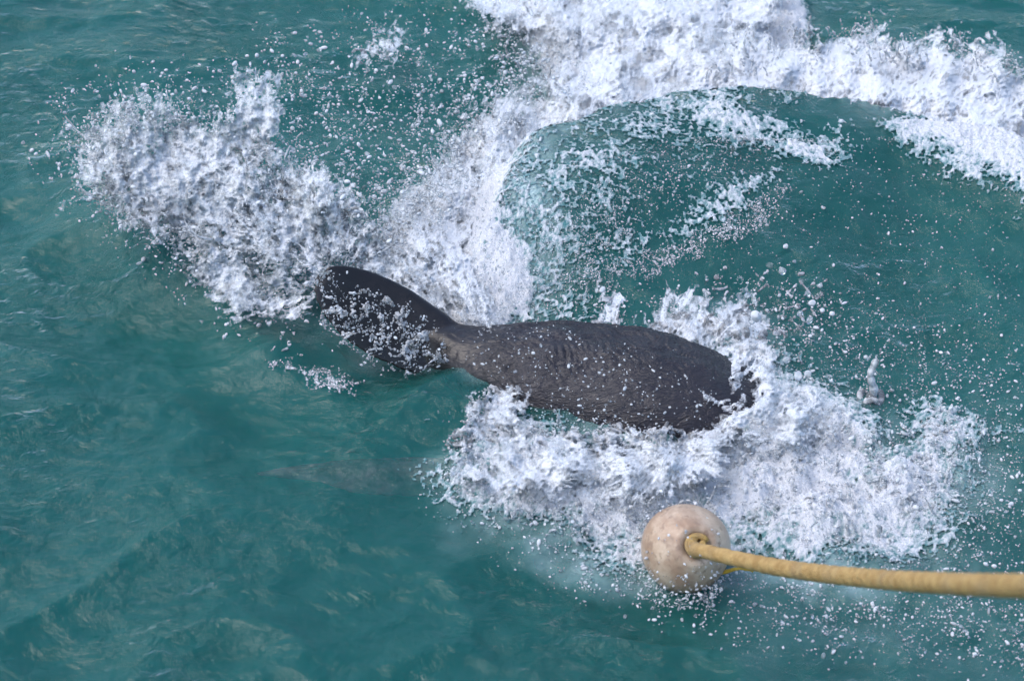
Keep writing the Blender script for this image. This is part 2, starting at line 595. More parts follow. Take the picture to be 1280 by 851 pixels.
def make_shark_mat():
    t = NT("shark_skin")
    p = t.pos()
    # wrinkled, water-streaked hide; streaks run along the body
    v = t.mapv(p, (.42, 1.25, 1.0), (0, 0, .55))
    w = t.n("ShaderNodeVectorMath", {0: v, 1: t.n("ShaderNodeVectorMath", {0: t.n("ShaderNodeTexNoise", {"Vector": p, "Scale": 7.0, "Detail": 2.0}).outputs["Color"], "Scale": .07}, operation='SCALE').outputs[0]}, operation='ADD').outputs[0]
    n1 = t.math('ABSOLUTE', t.math('SUBTRACT', t.noise(w, 27.0, 4, .62, .4), .5))
    n1 = t.math('SUBTRACT', .75, t.math('MULTIPLY', n1, 2.2))
    n2 = t.noise(w, 150.0, 3, .6)
    n3 = t.noise(p, 8.0, 4, .6)
    # the tail fin is smoother and blacker
    x = t.n("ShaderNodeSeparateXYZ", {0: p}).outputs[0]
    hide = t.ramp(x, -.38, .12)
    h = t.math('ADD', n1, t.math('MULTIPLY', n2, .4))
    nrm = t.bump(h, t.ramp(hide, 0, 1, .05, .7), .012)
    col = t.mixc(hide, c4(.011, .010, .011), t.mixc(n3, c4(.011, .010, .013), c4(.034, .028, .035)))
    y = t.n("ShaderNodeSeparateXYZ", {0: p}).outputs[1]
    pale = t.math('MULTIPLY', t.ramp(x, .12, -.02), t.ramp(y, -.48, -.56))
    col = t.mixc(pale, col, t.mixc(t.ramp(t.noise(p, 11.0, 4, .65), .4, .62), c4(.05, .036, .042), c4(.21, .145, .16)))
    b = t.n("ShaderNodeBsdfPrincipled", {"Base Color": col, "Roughness": t.ramp(n1, .3, .7, .18, .36), "Normal": nrm, "Specular IOR Level": t.math('MULTIPLY_ADD', pale, -.30, .34), "Coat Weight": t.math('MULTIPLY_ADD', pale, -.28, .28), "Coat Roughness": .10, "Coat Normal": nrm})
    return t.done(b)


M_SHARK = make_shark_mat()
build_shark()


# ================================================================== BUOY AND ROPE
BU = Vector(A(857, 685, .085)); BR = .1335


def build_buoy():
    root = bpy.data.objects.new("mooring_buoy", None)
    COL.objects.link(root)
    root.location = BU
    tag(root, "round beige buoy ball with yellow rope knotted through its middle", "buoy")
    # direction the rope leaves by: the hollow faces right and towards the boat
    ax = Vector((.20, -.72, .66)).normalized()
    q = ax.to_track_quat('Z', 'Y').to_matrix()
    V, F = [], []
    n, m = 72, 48
    for i in range(m + 1):
        th = math.pi * i / m
        for k in range(n):
            ph = 2 * math.pi * k / n
            d = Vector((math.sin(th) * math.cos(ph), math.sin(th) * math.sin(ph), math.cos(th)))
            r = BR
            r -= BR * .34 * math.exp(-(th / .27) ** 4)                  # hollow with the rope in it
            r += BR * .035 * math.exp(-((th - .44) / .13) ** 2)         # its swollen lip
            r -= BR * .03 * math.exp(-(((ph - 1.9 + math.pi) % (2 * math.pi) - math.pi) / .05) ** 2) * math.exp(-((th - .75) / .35) ** 2)  # crease
            r *= 1 + .012 * math.sin(3 * ph + 1) * math.sin(th) + .01 * math.cos(2 * th)
            V.append(q @ (d * r))
    for i in range(m):
        for k in range(n):
            F.append((i * n + k, (i + 1) * n + k, (i + 1) * n + (k + 1) % n, i * n + (k + 1) % n))
    ball = mesh_obj("ball", V, F, M_BUOY, root)
    # knot: turns of rope stuffed into the hollow
    def turn(R, r, z, ph0, span, wob, name):
        P = []
        for i in range(22):
            a = ph0 + span * i / 21
            P.append(q @ Vector((R * math.cos(a), R * math.sin(a), z + wob * math.sin(a * 2 + ph0))))
        v, f = rope_tube(np.array([tuple(x) for x in P]), np.full(22, r), 10)
        mesh_obj(name, v, f, M_ROPE_WET, root)
    turn(.029, .0095, BR * .96, .3, 5.4, .007, "knot_turn")
    turn(.021, .0085, BR * 1.0, 1.2, 5.0, .009, "knot_turn")
    turn(.014, .010, BR * 1.03, 2.2, 4.6, .007, "knot_turn")
    # frayed yellow end under the ball's right side
    P = smooth_line([tuple(np.array(A(893, 716, .02)) - np.array(BU)), tuple(np.array(A(908, 714, .03)) - np.array(BU)), tuple(np.array(A(924, 710, .03)) - np.array(BU)), tuple(np.array(A(942, 713, .02)) - np.array(BU))], 6)
    v, f = rope_tube(P, np.linspace(.008, .003, len(P)), 8)
    mesh_obj("rope_end", v, f, M_ROPE_END, root)
    for k in range(5):
        P2 = P[8:] + RNG.normal(size=(len(P) - 8, 3)) * .002 + np.array([.0, .0, 1]) * np.linspace(0, RNG.normal() * .012, len(P) - 8)[:, None]
        v, f = rope_tube(P2, np.linspace(.003, .0012, len(P2)), 6)
        mesh_obj("frayed_strand", v, f, M_ROPE_END, root)


def rope_tube(P, r, n=12, lobes=0, pitch=.05, depth=.12):
    P = np.asarray(P, float)
    T = np.gradient(P, axis=0); T /= np.linalg.norm(T, axis=1)[:, None]
    L = np.concatenate([[0], np.cumsum(np.linalg.norm(np.diff(P, axis=0), axis=1))])
    V, F = [], []
    ref = np.array([0, 0, 1.0])
    for i in range(len(P)):
        s = np.cross(T[i], ref); s /= max(np.linalg.norm(s), 1e-6)
        u = np.cross(s, T[i])
        for k in range(n):
            a = 2 * math.pi * k / n
            rr = r[i]
            if lobes:
                rr *= 1 - depth + depth * abs(math.cos(lobes * .5 * (a + L[i] / pitch * 2 * math.pi / lobes * 1.0)))
            V.append(P[i] + s * rr * math.cos(a) + u * rr * math.sin(a))
    for i in range(len(P) - 1):
        for k in range(n):
            F.append((i * n + k, (i + 1) * n + k, (i + 1) * n + (k + 1) % n, i * n + (k + 1) % n))
    F.append(tuple(range(n))); F.append(tuple((len(P) - 1) * n + k for k in range(n))[::-1])
    return V, F


def build_rope():
    # from the knot, up and towards the boat
    pts = [(868, 686, .185), (890, 691, .22), (925, 699, .30), (980, 710, .46), (1060, 720, .74), (1150, 727, 1.10), (1290, 732, 1.72), (1500, 726, 2.6), (1800, 690, 3.6)]
    W = smooth_line([A(*q) for q in pts], 30)
    L = np.concatenate([[0], np.cumsum(np.linalg.norm(np.diff(W, axis=0), axis=1))])
    nn = int(L[-1] / .007)
    t = np.linspace(0, L[-1], nn)
    W = np.stack([np.interp(t, L, W[:, i]) for i in range(3)], -1)
    v, f = rope_tube(W, np.interp(t, [0, .5, 4], [.0215, .0245, .0275]), 24, 3, .075, .08)
    o = mesh_obj("mooring_rope", v, f, M_ROPE)
    tag(o, "thick tan rope running from the beige buoy up towards the boat", "rope")


def make_buoy_mat():
    t = NT("buoy_rubber")
    p = t.objc()
    n1 = t.noise(p, 9.0, 5, .65)
    n2 = t.noise(p, 40.0, 4, .6)
    col = t.mixc(t.ramp(n1, .35, .65), c4(.38, .25, .165), c4(.62, .48, .35))
    col = t.mixc(t.ramp(n2, .52, .72), col, c4(.30, .20, .14))
    v = t.n("ShaderNodeTexVoronoi", {"Vector": p, "Scale": 13.0}, feature='DISTANCE_TO_EDGE').outputs[0]
    col = t.mixc(t.ramp(v, .012, .0, 0, .25), col, c4(.22, .14, .10))
    b = t.n("ShaderNodeBsdfPrincipled", {"Base Color": col, "Roughness": .33, "Normal": t.bump(n2, .15, .01)})
    return t.done(b)


def make_rope_mat(name, a, b_):
    t = NT(name)
    p = t.pos()
    n1 = t.noise(p, 30.0, 4, .6)
    n2 = t.noise(p, 260.0, 3, .7)
    n3 = t.noise(p, 4.0, 3, .6)
    col = t.mixc(t.ramp(n1, .3, .7), c4(*a), c4(*b_))
    col = t.mixc(t.ramp(n3, .5, .7, 0, .5), col, c4(.30, .24, .17))
    b = t.n("ShaderNodeBsdfPrincipled", {"Base Color": col, "Roughness": .8, "Normal": t.bump(t.math('ADD', n1, n2), .8, .006)})
    return t.done(b)


M_BUOY = make_buoy_mat()
M_ROPE = make_rope_mat("rope_fibre", (.40, .24, .08), (.57, .38, .15))
M_ROPE_WET = make_rope_mat("wet_rope_fibre", (.34, .19, .05), (.66, .42, .10))
M_ROPE_END = make_rope_mat("yellow_fibre", (.60, .34, .03), (.72, .45, .05))
build_buoy()
build_rope()


# ================================================================== FOAM AND SPRAY
def skyward(t, base, k):
    """froth and drops gather light from the whole sky above them: lean the shading normal upwards"""
    up = t.n("ShaderNodeVectorMath", {0: t.n("ShaderNodeVectorMath", {0: base, "Scale": 1 - k}, operation='SCALE').outputs[0], 1: (0, 0, k)}, operation='ADD').outputs[0]
    return t.n("ShaderNodeVectorMath", {0: up}, operation='NORMALIZE').outputs[0]


def make_foam_mat(name, thin, thick, froth=False):
    t = NT(name)
    p = t.pos()
    nf = t.noise(p, 120.0, 3, .7)
    nb = t.noise(p, 34.0, 3, .6)
    if froth:
        th = t.math('ADD', .45, t.math('MULTIPLY', nb, .4))
    else:
        th = t.n("ShaderNodeAttribute", attribute_name="thick").outputs["Fac"]
    col = t.mixc(t.ramp(t.math('ADD', th, t.math('MULTIPLY', nf, .5)), .25, 1.0), c4(*thin), c4(*thick))
    nrm = t.bump(t.math('ADD', nf, t.math('MULTIPLY', nb, .8)), 1.0, .016)
    nrm = skyward(t, nrm, .45)
    b = t.n("ShaderNodeBsdfPrincipled", {"Base Color": col, "Roughness": .35, "Specular IOR Level": .5, "Normal": nrm})
    return t.done(b)


def make_drop_mat():
    t = NT("spray_water")
    N = t.n("ShaderNodeNewGeometry").outputs["Normal"]
    up = skyward(t, N, .62)
    fres = t.n("ShaderNodeFresnel", {"IOR": 1.36})
    gl = t.n("ShaderNodeBsdfGlossy", {"Color": c4(.88, .95, 1.0), "Roughness": .12})
    df = t.n("ShaderNodeBsdfDiffuse", {"Color": c4(.91, .95, .98), "Normal": up})
    tr = t.n("ShaderNodeBsdfTransparent", {"Color": c4(.97, .99, .99)})
    rnd = t.n("ShaderNodeObjectInfo").outputs["Random"]
    d3 = t.n("ShaderNodeMixShader", {0: t.ramp(rnd, 0, 1, .25, .85), 1: df, 2: tr})
    return t.done(t.n("ShaderNodeMixShader", {0: fres, 1: d3, 2: gl}))


def make_liquid_mat(name, lo, hi):
    t = NT(name)
    p = t.pos()
    nf = t.noise(p, 60.0, 3, .6)
    nrm = t.bump(nf, .5, .01)
    gs = t.n("ShaderNodeBsdfGlass", {"Color": c4(.97, .99, .99), "Roughness": .04, "IOR": 1.33, "Normal": nrm})
    df = t.n("ShaderNodeBsdfDiffuse", {"Color": c4(.90, .92, .95), "Normal": skyward(t, nrm, .5)})
    f = t.ramp(t.noise(p, 22.0, 3, .6), .38, .68, lo, hi)
    return t.done(t.n("ShaderNodeMixShader", {0: f, 1: gs, 2: df}))


M_FOAM = make_foam_mat("sea_foam", (.06, .22, .23), (.76, .78, .82))
M_FROTH = make_foam_mat("froth", (.50, .58, .62), (.78, .80, .84), True)
M_DROP = make_drop_mat()
M_LIQUID = make_liquid_mat("splash_water", .25, .80)
M_GLASSY = make_liquid_mat("clear_water", .16, .68)


# ---- foam lying on the water: real sheets with holes where the water shows
def foam_sheet(name, label, outlines, cell=.0045, thr=.5, relief=1.0):
    """outlines: (picture outline, softness m, strength)"""
    allp = np.vstack([px(P, zz) for P, _, _, zz in outlines])
    x0, y0 = allp.min(0) - .25; x1, y1 = allp.max(0) + .25
    xs = np.arange(x0, x1, cell); ys = np.arange(y0, y1, cell)
    X, Y = np.meshgrid(xs, ys)
    wx = X + .05 * fbm(X * 3.5, Y * 3.5, 1.0, 4); wy = Y + .08 * fbm(X * 3.5, Y * 3.5, 5.0, 4)
    f = np.zeros(X.shape)
    for P, soft, st, zz in outlines:
        d = poly_sd(wx, wy, px(P, zz))
        f = np.maximum(f, st * sstep(-soft, soft, d))
    m = f > .01
    xm, ym = X[m], Y[m]
    ux = xm + .03 * fbm(xm * 9, ym * 9, 2., 3); uy = ym + .03 * fbm(xm * 9, ym * 9, 7., 3)
    a1, a2 = worley(ux * 20, uy * 14, .5); b1, b2 = worley(ux * 60, uy * 48, 1.5)
    lace = .55 * (1 - sstep(0, .42, a2 - a1)) + .45 * (1 - sstep(0, .45, b2 - b1))
    n = .5 + .5 * fbm(xm * 5, ym * 5, 9., 5, .62)
    n2 = fbm(xm * 65, ym * 55, 4., 3, .7)
    c = f[m] * 1.15 - .75 + .42 * lace + .40 * n + .30 * n2
    C = np.full(X.shape, -1.0); C[m] = c
    keep = C > 0
    kf = keep[:-1, :-1] & keep[1:, :-1] & keep[:-1, 1:] & keep[1:, 1:]
    used = np.zeros(X.shape, bool)
    used[:-1, :-1] |= kf; used[1:, :-1] |= kf; used[:-1, 1:] |= kf; used[1:, 1:] |= kf
    idx = -np.ones(X.shape, int); idx[used] = np.arange(used.sum())
    x, y = X[used], Y[used]
    z = hmap(x, y)
    cc = C[used]
    fine = fbm(x * 60, y * 60, 2.2, 3, .7)
    z = z + .004 + relief * np.clip(cc, 0, .6) * (.010 + .013 * fine + .011 * pn(x * 26, y * 26, 1.1))
    q = np.argwhere(kf)
    i, j = q[:, 0], q[:, 1]
    Fq = np.stack([idx[i, j], idx[i, j + 1], idx[i + 1, j + 1], idx[i + 1, j]], -1)
    o = mesh_obj(name, np.stack([x, y, z], -1), Fq.tolist(), M_FOAM)
    a = o.data.attributes.new("thick", 'FLOAT', 'POINT')
    a.data.foreach_set("value", np.clip(cc * 1.3, 0, 1).astype(np.float32))
    tag(o, label, "foam", kind="stuff")
    return o


def F_(i):
    return FOAM[i][:3] + (FOAM_Z[i],)


foam_sheet("sea_foam", "bright white wake foam sweeping up behind the lifted tail fin", [F_(0)])
foam_sheet("sea_foam", "broken white foam along the breaking crest behind the smooth water dome", [F_(1), F_(2), F_(3)])
foam_sheet("sea_foam", "churned white foam around the shark's body and the buoy", [F_(4), ([(570, 600), (640, 575), (760, 585), (900, 560), (960, 520), (960, 500), (1000, 530), (1060, 580), (1120, 615), (1090, 645), (1000, 645), (880, 640), (760, 650), (660, 625)], .2, 1.15, .04)])
foam_sheet("sea_foam", "thin lacy foam veil lying on the smooth water dome", [(RIM, .10, .52, .22), FOAM[6][:2] + (.40, .22), FOAM[7][:2] + (.56, .12), FOAM[8][:2] + (.42, .09)], .004)


# ---- drops and bound water thrown into the air
def scatter(P, n, soft=20, power=1.0, web=None, seed=0):
    """picture-plane points inside an outline; soft edge in pixels; web = (cell px, keep width) gathers them into strands"""
    r = np.random.default_rng(seed)
    P = np.asarray(P, float)
    lo, hi = P.min(0) - soft * 2, P.max(0) + soft * 2
    out = []
    got = 0
    while got < n:
        q = r.uniform(lo, hi, (max(n * 3, 2000), 2))
        wq = q + 14 * np.stack([fbm(q[:, 0] / 45, q[:, 1] / 45, seed + .3, 3), fbm(q[:, 0] / 45, q[:, 1] / 45, seed + 7.3, 3)], -1)
        pr = sstep(-soft, soft, poly_sd(wq[:, 0], wq[:, 1], P)) ** power
        pr = pr * (.35 + .9 * sstep(-.4, .5, fbm(q[:, 0] / 30, q[:, 1] / 30, seed + 2.2, 4, .6)))
        if web:
            a1, a2 = worley(wq[:, 0] / web[0], wq[:, 1] / web[0], seed + .7)
            pr = pr * (web[1] + (1 - web[1]) * (1 - sstep(.04, .22, a2 - a1)))
        k = q[r.uniform(0, 1, len(q)) < pr]
        out.append(k); got += len(k)
    return np.vstack(out)[:n]


def radii(n, med, sig, lo, hi, seed):
    return np.clip(np.random.default_rng(seed).lognormal(math.log(med), sig, n), lo, hi)


def point_obj(name, P, r):
    me = bpy.data.meshes.new(name)
    me.vertices.add(len(P))
    me.vertices.foreach_set("co", np.asarray(P, np.float32).ravel())
    a = me.attributes.new("rad", 'FLOAT', 'POINT')
    a.data.foreach_set("value", np.asarray(r, np.float32))
    o = bpy.data.objects.new(name, me)
    COL.objects.link(o)
    return o


def gn_group(name):
    g = bpy.data.node_groups.new(name, 'GeometryNodeTree')
    g.interface.new_socket("Geometry", in_out='INPUT', socket_type='NodeSocketGeometry')
    g.interface.new_socket("Geometry", in_out='OUTPUT', socket_type='NodeSocketGeometry')
    i = g.nodes.new("NodeGroupInput"); o = g.nodes.new("NodeGroupOutput")
    return g, i, o


def drops_group():
    g, i, o = gn_group("drops")
    N, L = g.nodes, g.links
    na = N.new("GeometryNodeInputNamedAttribute"); na.data_type = 'FLOAT'; na.inputs["Name"].default_value = "rad"
    ico = N.new("GeometryNodeMeshIcoSphere"); ico.inputs["Radius"].default_value = 1.0; ico.inputs["Subdivisions"].default_value = 2
    sm = N.new("GeometryNodeSetShadeSmooth")
    mt = N.new("GeometryNodeSetMaterial"); mt.inputs["Material"].default_value = M_DROP
    rs = N.new("FunctionNodeRandomValue"); rs.data_type = 'FLOAT_VECTOR'
    rs.inputs[0].default_value = (.6, .6, .8); rs.inputs[1].default_value = (1.0, 1.0, 1.7)
    rr = N.new("FunctionNodeRandomValue"); rr.data_type = 'FLOAT_VECTOR'
    rr.inputs[0].default_value = (0, 0, 0); rr.inputs[1].default_value = (6.28, 6.28, 6.28); rr.inputs["Seed"].default_value = 3
    vm = N.new("ShaderNodeVectorMath"); vm.operation = 'SCALE'
    io = N.new("GeometryNodeInstanceOnPoints")
    L.new(rs.outputs[0], vm.inputs[0]); L.new(na.outputs[0], vm.inputs["Scale"])
    L.new(ico.outputs[0], sm.inputs[0]); L.new(sm.outputs[0], mt.inputs[0])
    L.new(i.outputs[0], io.inputs["Points"]); L.new(mt.outputs[0], io.inputs["Instance"])
    L.new(rr.outputs[0], io.inputs["Rotation"]); L.new(vm.outputs[0], io.inputs["Scale"])
    L.new(io.outputs[0], o.inputs[0])
    return g


def liquid_group(voxel, mat):
    g, i, o = gn_group("bound_water")
    N, L = g.nodes, g.links
    na = N.new("GeometryNodeInputNamedAttribute"); na.data_type = 'FLOAT'; na.inputs["Name"].default_value = "rad"
    mp = N.new("GeometryNodeMeshToPoints")
    pv = N.new("GeometryNodePointsToVolume"); pv.resolution_mode = 'VOXEL_SIZE'; pv.inputs["Voxel Size"].default_value = voxel
    vm = N.new("GeometryNodeVolumeToMesh"); vm.inputs["Threshold"].default_value = .25
    sm = N.new("GeometryNodeSetShadeSmooth")
    mt = N.new("GeometryNodeSetMaterial"); mt.inputs["Material"].default_value = mat
    L.new(i.outputs[0], mp.inputs[0]); L.new(na.outputs[0], mp.inputs["Radius"])
    L.new(mp.outputs[0], pv.inputs[0]); L.new(na.outputs[0], pv.inputs["Radius"])
    L.new(pv.outputs[0], vm.inputs[0]); L.new(vm.outputs[0], sm.inputs[0]); L.new(sm.outputs[0], mt.inputs[0])
    L.new(mt.outputs[0], o.inputs[0])
    return g


G_DROPS = drops_group()
G_LIQ = liquid_group(.004, M_LIQUID)
G_CLEAR = liquid_group(.0036, M_GLASSY)
G_FROTH = liquid_group(.0046, M_FROTH)


def drops(name, label, P, r):
    o = point_obj(name, P, r)
    m = o.modifiers.new("drops", 'NODES'); m.node_group = G_DROPS
    return tag(o, label, "spray", kind="stuff")


def liquid(name, label, P, r, grp=None):
    o = point_obj(name, P, r)
    m = o.modifiers.new("bound_water", 'NODES'); m.node_group = grp or G_LIQ
    return tag(o, label, "splash", kind="stuff")


def air(q, zfun, spread, seed):
    r = np.random.default_rng(seed + 99)
    z = zfun(q[:, 0], q[:, 1]) + spread * r.normal(size=len(q))
    P = at(q[:, 0], q[:, 1], z)
    h = hmap(P[:, 0], P[:, 1])
    low = P[:, 2] < h
    if low.any():
        P[low] = surf(q[low, 0], q[low, 1], .004)
    return P


def make_sheet_mat():
    t = NT("flying_water")
    p = t.pos()
    th = t.n("ShaderNodeAttribute", attribute_name="thick").outputs["Fac"]
    nf = t.noise(p, 130.0, 3, .7)
    nrm = skyward(t, t.bump(nf, 1.0, .014), .5)
    df = t.n("ShaderNodeBsdfPrincipled", {"Base Color": c4(.80, .83, .87), "Roughness": .3, "Normal": nrm})
    tr = t.n("ShaderNodeBsdfTransparent", {"Color": c4(.95, .98, .98)})
    return t.done(t.n("ShaderNodeMixShader", {0: t.ramp(t.math('ADD', th, t.math('MULTIPLY', nf, .6)), .28, 1.0, .10, 1.0), 1: tr, 2: df}))


M_SHEET = make_sheet_mat()


def air_sheet(name, label, outlines, zfun, seed, org, scale=1.0, step=1.6):
    """a torn sheet of water in the air: holes and threads drawn out away from where it was thrown"""
    allp = np.vstack([np.asarray(P, float) for P, _, _ in outlines])
    lo, hi = allp.min(0) - 50, allp.max(0) + 50
    X, Y = np.meshgrid(np.arange(lo[0], hi[0], step), np.arange(lo[1], hi[1], step))
    so = seed * 7.7
    wx = X + 26 * fbm(X / 60, Y / 60, so + 1, 4); wy = Y + 26 * fbm(X / 60, Y / 60, so + 5, 4)
    f = np.zeros(X.shape)
    for P, soft, st in outlines:
        f = np.maximum(f, st * sstep(-soft * 1.6, soft * 1.6, poly_sd(wx, wy, P)))
    m = f > .01
    x, y = X[m], Y[m]
    dx, dy = x - org[0], y - org[1]
    rad = np.hypot(dx, dy); ang = np.arctan2(dy, dx)
    wr = 10 * fbm(x / 28, y / 28, so + 2, 3)
    u = (rad + wr) / (34 * scale); v = ang * (np.mean(rad) / (13 * scale)) + wr / 14
    a1, a2 = worley(u, v, so + .5); b1, b2 = worley((x + wr) / (9 * scale), (y + wr) / (8 * scale), so + 1.5)
    lace = .6 * (1 - sstep(0, .36, a2 - a1)) + .4 * (1 - sstep(0, .45, b2 - b1))
    n = .5 + .5 * fbm(x / 42, y / 42, so + 9., 5, .62)
    n2 = fbm(u * 3.2, v * 3.2, so + 4., 3, .7)
    c = f[m] * 1.15 - .78 + .45 * lace + .42 * n + .24 * n2
    C = np.full(X.shape, -1.0); C[m] = c
    keep = C > 0
    kf = keep[:-1, :-1] & keep[1:, :-1] & keep[:-1, 1:] & keep[1:, 1:]
    used = np.zeros(X.shape, bool)
    used[:-1, :-1] |= kf; used[1:, :-1] |= kf; used[:-1, 1:] |= kf; used[1:, 1:] |= kf
    idx = -np.ones(X.shape, int); idx[used] = np.arange(used.sum())
    x, y, cc = X[used], Y[used], C[used]
    z = zfun(x, y) + .009 * pn(x / 14, y / 14, so) + np.clip(cc, 0, .6) * (.014 * fbm(x / 5, y / 5, so + 3, 2, .7))
    P = at(x, y, z)
    h = hmap(P[:, 0], P[:, 1]) + .003
    low = P[:, 2] < h
    P[low, 2] = h[low]
    q = np.argwhere(kf)
    i, j = q[:, 0], q[:, 1]
    o = mesh_obj(name, P, np.stack([idx[i + 1, j], idx[i + 1, j + 1], idx[i, j + 1], idx[i, j]], -1).tolist(), M_SHEET)
    a = o.data.attributes.new("thick", 'FLOAT', 'POINT')
    a.data.foreach_set("value", np.clip(cc * 1.3, 0, 1).astype(np.float32))
    return tag(o, label, "splash", kind="stuff")


def strands(q0, ang, length, zfun, rad, seed, curl=.6, rise=.0):
    """threads of water: each starts at a picture point, runs off at an angle (radians, 0 = right, up positive) and thins out to a bead"""
    r = np.random.default_rng(seed)
    PX, PZ, R = [], [], []
    for i in range(len(q0)):
        L = length * r.lognormal(0, .5)
        n = max(int(L / 1.1), 6)
        t = np.linspace(0, 1, n)
        a = (ang[i] + r.normal() * .35) + curl * r.normal() * t
        st = L / n
        x = q0[i, 0] + np.cumsum(np.cos(a)) * st
        y = q0[i, 1] - np.cumsum(np.sin(a)) * st
        z0 = zfun(q0[i:i + 1, 0], q0[i:i + 1, 1])[0] + r.normal() * .02
        PX.append(np.stack([x, y], -1)); PZ.append(z0 + rise * L * t)
        rr = rad * r.lognormal(0, .25) * (1 - .55 * t) * (1 + .25 * np.sin(t * r.uniform(8, 25) + r.uniform(0, 6)))
        rr[-3:] *= 1.7
        R.append(rr)
    q = np.vstack(PX); z = np.concatenate(PZ); R = np.concatenate(R)
    P = at(q[:, 0], q[:, 1], z)
    h = hmap(P[:, 0], P[:, 1])
    P[:, 2] = np.maximum(P[:, 2], h)
    return P, np.clip(R, .0022, .02)


# left: water flung off the tail
LEFT = [(98, 195), (118, 150), (165, 128), (215, 140), (280, 152), (330, 170), (365, 212), (410, 226), (440, 268), (465, 320), (420, 330), (370, 318), (330, 328), (290, 335), (250, 306), (190, 286), (140, 268), (108, 235)]
CORE = [(125, 205), (150, 165), (215, 160), (290, 178), (335, 215), (345, 270), (330, 305), (285, 312), (230, 282), (170, 262), (130, 240)]
zl = lambda x, y: .10 + .0016 * np.clip(370 - y, 0, 400) + .045 * pn(x / 60, y / 60, .4) + .012 * pn(x / 12, y / 12, .9)
for k, (st, dz, sc_) in enumerate([(.80, .0, 1.0), (.66, .05, 1.3), (.60, -.05, .8), (.50, .10, 1.1)]):
    air_sheet("splash", ["thick white sheet of water thrown up left of the tail", "torn white sheet of water in front of the tail's splash", "ragged white sheet of water behind the tail's splash", "thin flying veil of water over the tail's splash"][k],
              [(LEFT, 28, st * .64), (CORE, 40, st), ([(296, 175), (300, 120), (315, 85), (342, 82), (336, 130), (345, 185)], 14, st * .8), ([(95, 215), (110, 165), (140, 140), (150, 190), (130, 240)], 14, st * .8), ([(225, 300), (300, 310), (330, 350), (300, 395), (272, 380), (250, 330)], 14, st * .85)], lambda x, y, d=dz: zl(x, y) + d, k, (430., 345.), sc_)
for k, (st, dz) in enumerate([(.54, .0), (.44, .06)]):
    air_sheet("splash", ["looping lacy sheet of water between the splash and the tail tip", "thin lacy veil of water arching towards the tail tip"][k],
              [([(300, 330), (335, 235), (385, 205), (440, 228), (485, 305), (530, 365), (470, 348), (420, 335), (350, 345)], 16, st),
               ([(255, 320), (330, 320), (400, 345), (385, 400), (340, 400), (290, 395), (270, 360)], 16, st * .9)], lambda x, y, d=dz: zl(x, y) + d, 10 + k, (430., 345.), 1.2)
q1 = scatter(LEFT, 13000, 18, 1.3, (24, .22), 1)
q2 = scatter([(60, 200), (70, 130), (150, 90), (300, 80), (420, 60), (480, 140), (470, 330), (330, 400), (270, 380), (150, 290)], 4200, 40, 1.0, (40, .3), 2)
drops("spray", "dense white spray flung off the tail fin, left of it", np.vstack([air(q1, zl, .018, 1), air(q2, zl, .10, 2)]),
      np.concatenate([radii(len(q1), .0022, .5, .001, .008, 1), radii(len(q2), .0022, .6, .0009, .009, 2)]))
ORG = np.array([430., 345.])
q0 = scatter(LEFT, 800, 14, 1.0, None, 3)
dv = q0 - ORG
P1, R1 = strands(q0, np.arctan2(-dv[:, 1], dv[:, 0]), 20, zl, .0046, 3, 1.2, .002)
q0 = scatter([(270, 340), (330, 320), (440, 330), (420, 400), (370, 470), (330, 440), (280, 390)], 110, 12, 1.0, None, 4)
P2, R2 = strands(q0, RNG.uniform(2.4, 4.6, len(q0)), 8, zl, .0042, 4, 1.8)
q = scatter([(330, 330), (340, 240), (390, 212), (440, 235), (480, 320), (520, 360), (470, 345), (420, 330)], 9000, 10, 1.5, (44, .01), 31)
P3 = air(q, zl, .004, 31); R3 = radii(len(q), .0042, .2, .003, .008, 31)
liquid("splash", "threads and lacy loops of water torn off the tail", np.vstack([P1, P2, P3]), np.concatenate([R1, R2, R3]))

# middle: wake
WAKE = FOAM[0][0]
q = scatter(WAKE, 7000, 14, 1.2, None, 5)
Pw = surf(q[:, 0], q[:, 1]); rr_ = np.random.default_rng(5)
Pw[:, 2] += rr_.exponential(.010, len(Pw))
q2 = scatter([(440, 330), (470, 250), (520, 170), (560, 130), (690, 60), (720, 100), (640, 150), (590, 220), (540, 330)], 5000, 40, 1.0, (26, .2), 6)
q3 = scatter([(350, 60), (500, 20), (700, 20), (720, 110), (600, 180), (480, 300), (400, 220)], 3200, 60, 1.0, (40, .4), 7)
zw2 = lambda x, y: .12 + .15 * (pn(x / 80, y / 80, 1.4) + .6)
drops("spray", "white spray along the wake sweeping up behind the tail", np.vstack([Pw, air(q2, zw2, .05, 6), air(q3, zw2, .15, 7)]),
      np.concatenate([radii(len(q), .0024, .45, .001, .008, 5), radii(len(q2), .0023, .55, .001, .010, 6), radii(len(q3), .0022, .6, .0009, .009, 7)]))
for k, (st, dz) in enumerate([(1.0, .0), (.74, .05), (.54, .12)]):
    air_sheet("splash", ["white wall of water standing along the outer edge of the wake", "torn white sheet of water leaning out of the wake", "thin veil of water blown off the wake's edge"][k],
              [([(455, 345), (470, 300), (520, 245), (560, 195), (590, 150), (650, 122), (700, 100), (740, 150), (675, 200), (635, 265), (615, 330), (620, 410), (540, 390)], 26, st),
               ([(690, 120), (690, 50), (640, 0), (700, -30), (980, -30), (965, 60), (930, 130), (780, 150), (700, 180)], 24, st),
               ([(590, -10), (700, -10), (690, 40), (620, 30)], 14, st * .8), ([(445, 75), (475, 40), (505, 25), (500, 60), (470, 88)], 12, st * .62)],
              lambda x, y, d=dz: .07 + d + .05 * pn(x / 50, y / 50, 3.), 20 + k, (640., 480.), 1.0)
